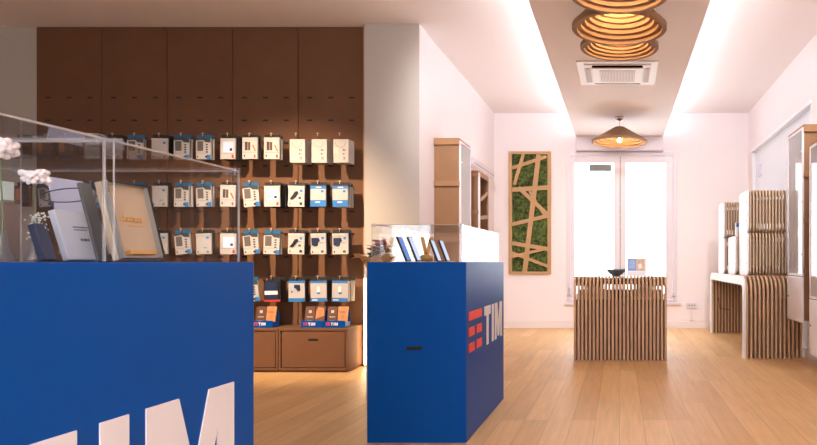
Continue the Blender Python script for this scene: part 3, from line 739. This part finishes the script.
# ------------------------------------------------------------------ cardboard cabinets
def cabinet(label, side, xw, y0, y1, z0, z1, depth, bands, door='glass', lower=None, cap=True):
    """side -1: hangs on the left wall facing +x ; +1: on the right wall facing -x.  local origin at wall, near bottom"""
    t = thing('display_cabinet', label, 'cabinet', (xw, (y0+y1)/2, z0), 'tall cardboard display cabinets')
    s = -side; L = (y1-y0)/2; h = z1-z0; q = .018; D = depth-.02
    def bb(x0, x1, *r): return (min(s*x0, s*x1), max(s*x0, s*x1))+r
    b_ = MB().box(*bb(0, q, -L, L, 0, h)).box(*bb(q, D, -L, -L+q, 0, h)).box(*bb(q, D, L-q, L, 0, h)).box(*bb(q, D, -L+q, L-q, 0, q)).box(*bb(q, D, -L+q, L-q, h-q, h))
    b_.build('carcass', M['cardboard'], t)
    for z in (h*.30, h*.62): B(*bb(q, D-.03, -L+q, L-q, z, z+.012)).build('shelf', M['cardboard'], t)
    for k, (za, zb) in enumerate(bands):
        for ya, yb in ((-L-.022, -L), (L, L+.022)): B(*bb(0.001, D+.006, ya, yb, za-z0, zb-z0)).build('band', M['cardedge'], t, bevel=.003)
    if cap: MB().box(*bb(.001, D+.005, -L-.014, L+.014, h, h+.025)).build('lid', M['cardedge'], t, bevel=.004)
    lo = 0 if lower is None else lower-z0
    fm = M['chrome'] if door != 'branch' else M['cardedge']
    if door == 'branch':
        d = MB()
        d.box(*bb(D, D+.018, -L, -L+.035, lo, h)).box(*bb(D, D+.018, L-.035, L, lo, h)).box(*bb(D, D+.018, -L+.035, L-.035, h-.04, h)).box(*bb(D, D+.018, -L+.035, L-.035, lo, lo+.04))
        rr = random.Random(8); z = lo+.1
        while z < h-.15:
            za, zb = z+rr.uniform(-.08, .08), z+rr.uniform(-.05, .12)
            d.prism([(-L+.03, za), (L-.03, zb), (L-.03, zb+.045), (-L+.03, za+.045)], (s*D, 0, 0), (0, 1, 0), (0, 0, 1), (s, 0, 0), .016); z += .24
        dr = d.build('door', fm, t)
        B(*bb(D, D+.02, -L-.004, -L+.02, lo, h)).build('door_stile', M['white'], t)
    else:
        d = MB().box(*bb(D, D+.016, -L, -L+.022, lo, h)).box(*bb(D, D+.016, L-.022, L, lo, h)).box(*bb(D, D+.016, -L+.022, L-.022, h-.022, h)).box(*bb(D, D+.016, -L+.022, L-.022, lo, lo+.022))
        dr = d.build('door', M['whiteframe'], t)
        B(*bb(D+.005, D+.011, -L+.022, L-.022, lo+.022, h-.022)).build('pane', M['cabglass'], dr)
        for z in (lo+.2, lo+(h-lo)*.5, h-.22): MB().ball((s*(D+.018), -L+.015, z), .010, n=8, k=5).build('stud', M['white'], dr, smooth=True)
    if lower is not None:
        dl = B(*bb(D, D+.018, -L-.004, L+.004, -.02, lo-.006)).build('lower_door', M['white'], t, bevel=.006)
        MB().ball((s*(D+.02), L-.04, lo*.5), .008, n=8, k=5).build('knob', M['darkgrey'], dl)
    return t
cabinet('taller cardboard cabinet with pale glass door on the recess wall', -1, XL, 6.56, 7.02, .20, 2.245, .276, ((2.20, 2.25), (1.775, 1.83), (1.2, 1.25)))
cabinet('lower cardboard cabinet with branch pattern door, behind the taller one', -1, XL, 7.44, 7.95, .20, 2.04, .276, ((1.99, 2.03), (1.56, 1.6)), door='branch')
cabinet('tallest cardboard cabinet with glass door above the right slatted table end', 1, XR, 5.86, 6.38, .46, 2.235, .28, ((2.19, 2.235), (1.775, 1.83), (1.36, 1.41), (.90, .95)), lower=.87)
cabinet('nearest cardboard cabinet with glass door, cut by right picture edge', 1, XR, 5.10, 5.64, .21, 2.015, .28, ((1.97, 2.01), (1.5, 1.55)), lower=.68)
o = B(0, .10, -.65, .65, 0, .10).build('wall_unit', M['whiteframe'], bevel=.01); o.location = (XL, 8.55, 2.20)
B(.101, .104, -.6, .6, .03, .036).build('slit', M['grey'], o)
tag(o, 'long narrow white wall unit above the lower cardboard cabinet', 'wall unit')

# ------------------------------------------------------------------ moss panel
mx0, mx1, mz0, mz1 = -1.675, -1.035, .815, 2.67
t = thing('moss_panel', 'tan framed panel of green moss and crossing strips on far wall', 'wall panel', ((mx0+mx1)/2, DB, mz0))
Wm, Hm = mx1-mx0, mz1-mz0
def mp_(zx, zy): return ((zx-52)/118*Wm-Wm/2, (400-zy)/340*Hm)
a = Wm/2; fr = .052
MB().box(-a, -a+fr, -.05, 0, 0, Hm).box(a-fr, a, -.05, 0, 0, Hm).box(-a+fr, a-fr, -.05, 0, 0, fr*.8).box(-a+fr, a-fr, -.05, 0, Hm-fr*.8, Hm).build('frame', M['tan'], t, bevel=.003)
nx, nz = 44, 124; g = MB(); rr = random.Random(5); vs = []
for j in range(nz+1):
    for i in range(nx+1):
        u, w_ = i/nx, j/nz
        vs.append((-a+fr*.6+(Wm-fr*1.2)*u, -.012-rr.random()*.02-.008*math.sin(w_*60)*math.sin(u*20+w_*9), fr*.5+(Hm-fr)*w_))
g.add(vs, [(j*(nx+1)+i, j*(nx+1)+i+1, (j+1)*(nx+1)+i+1, (j+1)*(nx+1)+i) for j in range(nz) for i in range(nx)])
mm = mat('moss', (78, 92, 42), .9, noise=.8, nscale=24)
g.build('moss', mm, t)
bars = [((95, 62), (68, 152), 9), ((136, 68), (97, 394), 13), ((62, 106), (158, 74), 9), ((62, 166), (162, 160), 12), ((80, 160), (162, 236), 11), ((62, 262), (162, 238), 10), ((62, 314), (162, 330), 11), ((60, 352), (160, 328), 8), ((60, 340), (162, 378), 8), ((110, 170), (150, 235), 6)]
for kb, (p, q, wd) in enumerate(bars):
    A, C = Vector(mp_(*p)), Vector(mp_(*q)); d = (C-A).normalized(); nrm = Vector((-d.y, d.x))*wd/118*Wm/2
    MB().prism([tuple(A-nrm), tuple(C-nrm), tuple(C+nrm), tuple(A+nrm)], (0, -.046-kb*.0004, 0), (1, 0, 0), (0, 0, 1), (0, 1, 0), .03).build('strip', M['tan'], t)

# ------------------------------------------------------------------ slatted furniture
def arch(y0, y1, h, th, leg, r):
    o_ = rounded([(y0, 0), (y0, h), (y1, h), (y1, 0)], r, 8)
    i_ = rounded([(y0+leg, 0), (y0+leg, h-th), (y1-leg, h-th), (y1-leg, 0)], max(.01, r-min(th, leg)), 8)
    return o_, i_
def slats(x0, x1, n, outer, inner, w_, closed=False):
    b_ = MB(); p = (x1-x0-w_)/(n-1)
    for k in range(n): b_.band(outer, inner, x0+k*p, x0+k*p+w_, closed=closed)
    return b_
t = thing('slatted_desk', 'free standing brown slatted wood desk in front of far window', 'desk', (.008, 6.46, 0))
o_, i_ = arch(0, .60, .848, .095, .075, .11)
slats(-.470, .470, 25, o_, i_, .0215).build('slats', M['walnut'], t)
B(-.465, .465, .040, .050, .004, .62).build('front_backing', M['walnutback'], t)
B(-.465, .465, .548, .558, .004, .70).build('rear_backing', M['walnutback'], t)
B(-.465, .465, .540, .550, .755, .825).build('rear_rail', M['gapshade'], t)  # rail coloured dark as the shade behind the upper slat gaps
MB().tube([(-.465, .30, .79), (.465, .30, .79)], .008, 8).build('tie_rod', M['walnutback'], t)
# things on the desk
DX, DT = .008, .849
t = thing('bowl', 'dark slate bowl standing on the slatted desk', 'bowl', (-.035, 6.70, DT))
MB().lathe([(.001, 0), (.04, 0), (.042, .012), (.07, .03), (.098, .062), (.104, .075), (.100, .076), (.092, .062), (.06, .034), (.001, .022)], n=40).build('shell', M['slate'], t, smooth=True)
o = B(-.32, .31, -.10, .12, 0, .006).build('paper_sheet', M['paper']); o.location = (.06, 6.92, DT); tag(o, 'wide white paper sheets lying on desk behind the bowl', 'paper')
t = thing('flyer_stand', 'small blue and photo flyer standing on the slatted desk', 'flyer', (.185, 6.86, DT+.0065))
B(-.10, .105, -.003, .003, .045, .185).build('card', M['white'], t)
B(-.095, -.005, -.0042, -.003, .051, .177).build('blue_print', M['flyblue'], t)
B(-.005, .085, -.0042, -.003, .051, .177).build('photo_print', M['flytan'], t)
b_ = MB()
for k in range(4): b_.box(-.085, -.02, -.0050, -.0042, .085+k*.022, .092+k*.022)
b_.build('text_line', M['paleblue'], t)
MB().ball((.035, -.006, .10), .022, n=10, k=6, sq=(1, .12, 1.3)).build('figure_print', M['white'], t)
B(-.10, .10, -.03, .03, 0, .045).build('holder', M['white'], t, bevel=.003)

t = thing('slatted_table', 'long arched slatted wood table with white side against right wall', 'table', (1.29, 6.62, 0))
o_, i_ = arch(0, 2.50, .853, .095, .11, .16)
slats(.020, .600, 14, o_, i_, .020).build('slats', M['walnut'], t)
MB().band(o_, i_, 0, .018).build('white_side', M['white'], t)
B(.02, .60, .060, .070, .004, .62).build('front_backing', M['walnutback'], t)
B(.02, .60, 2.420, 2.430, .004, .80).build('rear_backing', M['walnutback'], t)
MB().box(.02, .60, .112, .120, .62, .752).box(.02, .60, .112, 2.38, .745, .753).build('gap_shade_board', M['gapshade'], t)  # boards added as the dark shade inside the slat gaps
MB().tube([(.10, 2.385, .50), (.12, 2.37, .35), (.25, 2.37, .33)], .004, 6).build('hanging_cable', M['black'], t)

def slat_box(label, x0, x1, y0, y1, z0, z1, n):
    t = thing('slat_cube', label, 'display cube', (x0, y0, z0), 'slatted display cubes on the right table')
    L, h, w_ = y1-y0, z1-z0, x1-x0
    o_ = rounded([(0, 0), (0, h), (L, h), (L, 0)], .055, 6, True); q = .04
    i_ = rounded([(q, q), (q, h-q), (L-q, h-q), (L-q, q)], .025, 6, True)
    p = MB().prism([(y, z) for y, z in o_], (0, 0, 0), (0, 1, 0), (0, 0, 1), (1, 0, 0), .018).build('white_panel', M['white'], t)
    for y in (.04, L-.04):
        for z in (h*.28, h*.72): MB().ball((-.004, y, z), .008, n=8, k=4, sq=(.6, 1, 1)).build('stud', M['chrome'], t)
    if n > 1: slats(.026, w_, n, o_, i_, .015, True).build('slats', M['paleslat'], t)
    if n > 1: B(.026, w_-.002, q+.012, q+.020, .10, h-.10).build('backing', M['palebacking'], t)
    return t
TT = .854
slat_box('larger slatted cube, lower of the front stack on right table', 1.40, 1.825, 7.0, 7.50, TT, TT+.468, 12)
slat_box('larger slatted cube, upper of the front stack on right table', 1.40, 1.825, 7.0, 7.50, TT+.470, TT+.936, 12)
slat_box('slatted cube between front and rear stacks on right table', 1.36, 1.80, 7.53, 8.02, TT, TT+.45, 12)
slat_box('smaller slatted cube, lower of the rear stack on right table', 1.315, 1.72, 8.08, 8.50, TT, TT+.45, 12)
slat_box('smaller slatted cube, upper of the rear stack on right table', 1.315, 1.72, 8.08, 8.50, TT+.452, TT+.905, 12)
t = thing('accessory_box', 'small white and blue box standing on the middle slatted cube', 'box', (1.425, 7.64, TT+.4505))
B(-.04, .04, -.03, .03, 0, .165).build('body', M['white'], t, bevel=.002)
B(-.038, .038, -.031, -.03, .11, .16).build('blue_print', M['packblue'], t); B(.01, .03, -.031, -.03, .035, .06).build('photo_print', M['tanprint'], t)

# ------------------------------------------------------------------ ceiling cassette
t = thing('air_conditioner', 'white square air conditioner cassette set in the lowered ceiling', 'air conditioner', (-.02, 6.37, SZ)); a = .39
MB().box(-a, a, -a, a, -.012, 0).build('panel', M['acwhite'], t, bevel=.004)
MB().box(-.32, .32, -.32, .32, -.022, -.012).build('bezel', M['acwhite'], t, bevel=.004)
for k in range(4):
    R = Matrix.Rotation(k*PI/2, 4, 'Z')
    B(-.24, .24, -.315, -.258, -.0245, -.02).build('louvre_slot', M['void'] if k == 0 else M['acgrey'], t, mtx=R)
    if k: B(-.23, .23, -.30, -.28, -.030, -.0245).build('louvre_flap', M['acgrille'], t, mtx=R)
B(-.25, .25, -.25, .25, -.032, -.022).build('grille_frame', M['acwhite'], t, bevel=.004)
b_ = B(-.175, .175, -.19, .19, -.0335, -.031)
for k in range(24): b_.box(-.172+k*.0148, -.165+k*.0148, -.188, .188, -.037, -.0335, 1)
b_.build('grille', [M['acgrille'], M['acwhite']], t)

# ------------------------------------------------------------------ pendant lamps
def shade(parent, R, z, hgt, rtop, steps=8, th=.05):
    """corrugated card shade: a smooth outside and a stepped inside"""
    lip = .028
    out = [(R-.004, z), (R, z+.004), (R, z+lip)]+[(R+(rtop-R)*k/6, z+lip+(hgt-lip)*k/6) for k in range(1, 7)]
    ins = []; Ri = R-.032
    for k in range(steps):
        r0 = Ri-(Ri-rtop*.7)*k/steps; r1 = Ri-(Ri-rtop*.7)*(k+1)/steps
        z0 = z+(hgt-.014)*k/steps; z1 = z+(hgt-.014)*(k+1)/steps
        ins += [(r0, z0), (r0, z1-.001), (r0+.012, z1-.001), (r0+.012, z1)] if k < steps-1 else [(r0, z0), (r0, z1)]
    prof = [(R-.004, z)]+out[1:]+[(.0005, z+hgt)]
    prof2 = ins[::-1]
    return MB().lathe(prof+[(.0005, z+hgt-.012)]+prof2, n=72, closed=True).build('shade', M['lampboard'], parent)
def bulb(parent, loc, z, r, watts):
    MB().ball((0, 0, z), r, n=16, k=10).build('bulb', M['bulb'], parent, smooth=True)
    l = bpy.data.lights.new('bulb_light', 'POINT'); l.energy = watts; l.color = (1, .66, .36); l.shadow_soft_size = .03
    o = bpy.data.objects.new('bulb_light', l); COL.objects.link(o); o.location = (loc[0], loc[1], loc[2]+z-r-.02)
def rod(parent, z0, z1): MB().tube([(0, 0, z0), (0, 0, z1)], .005, 8).build('rod', M['chrome'], parent)
def canopy(parent): MB().lathe([(.001, 0), (.055, 0), (.055, -.02), (.03, -.05), (.001, -.05)], n=24).build('canopy', M['chrome'], parent, smooth=True)
for label, y, R, z, hg, wt, rt in (
        ('single cone cardboard pendant lamp hanging before the far window', 8.30, .362, 2.545, .205, 9, .06),
        ('cardboard pendant lamp above the nearer side of cassette, lowest and smallest of the close row', 4.91, .300, 2.634, .17, 4.5, .10),
        ('cardboard pendant lamp in the middle of the close row of three', 4.27, .316, 2.548, .24, 5, .10),
        ('cardboard pendant lamp cut by top edge of the picture, nearest of close row', 3.63, .288, 2.516, .24, 5, .10)):
    loc = (0, y, SZ); t = thing('pendant_lamp', label, 'lamp', loc, 'cardboard pendant lamps')
    canopy(t); rod(t, z+hg-.01-SZ, -.04); shade(t, R, z-SZ, hg, rt, 8); bulb(t, loc, z-SZ+hg*(.16 if y > 8 else .66), .03 if y > 8 else .022, wt)

# ------------------------------------------------------------------ small wall fittings
t = thing('wall_socket', 'white surface mounted wall socket with conduit on the far wall', 'socket', (1.09, DB, .30))
B(-.075, .075, -.035, 0, .0, .085).build('box', M['whiteframe'], t, bevel=.004)
for x in (-.035, .005, .04): MB().lathe([(.001, 0), (.014, 0), (.014, .002)], n=14).build('outlet', M['vent'], t, mtx=Matrix.Translation((x, -.036, .045)) @ Matrix.Rotation(PI/2, 4, 'X'))
MB().box(-.015, .005, -.016, 0, -.20, 0).box(-.015, .70, -.016, 0, -.20, -.185).build('conduit', M['base'], t)
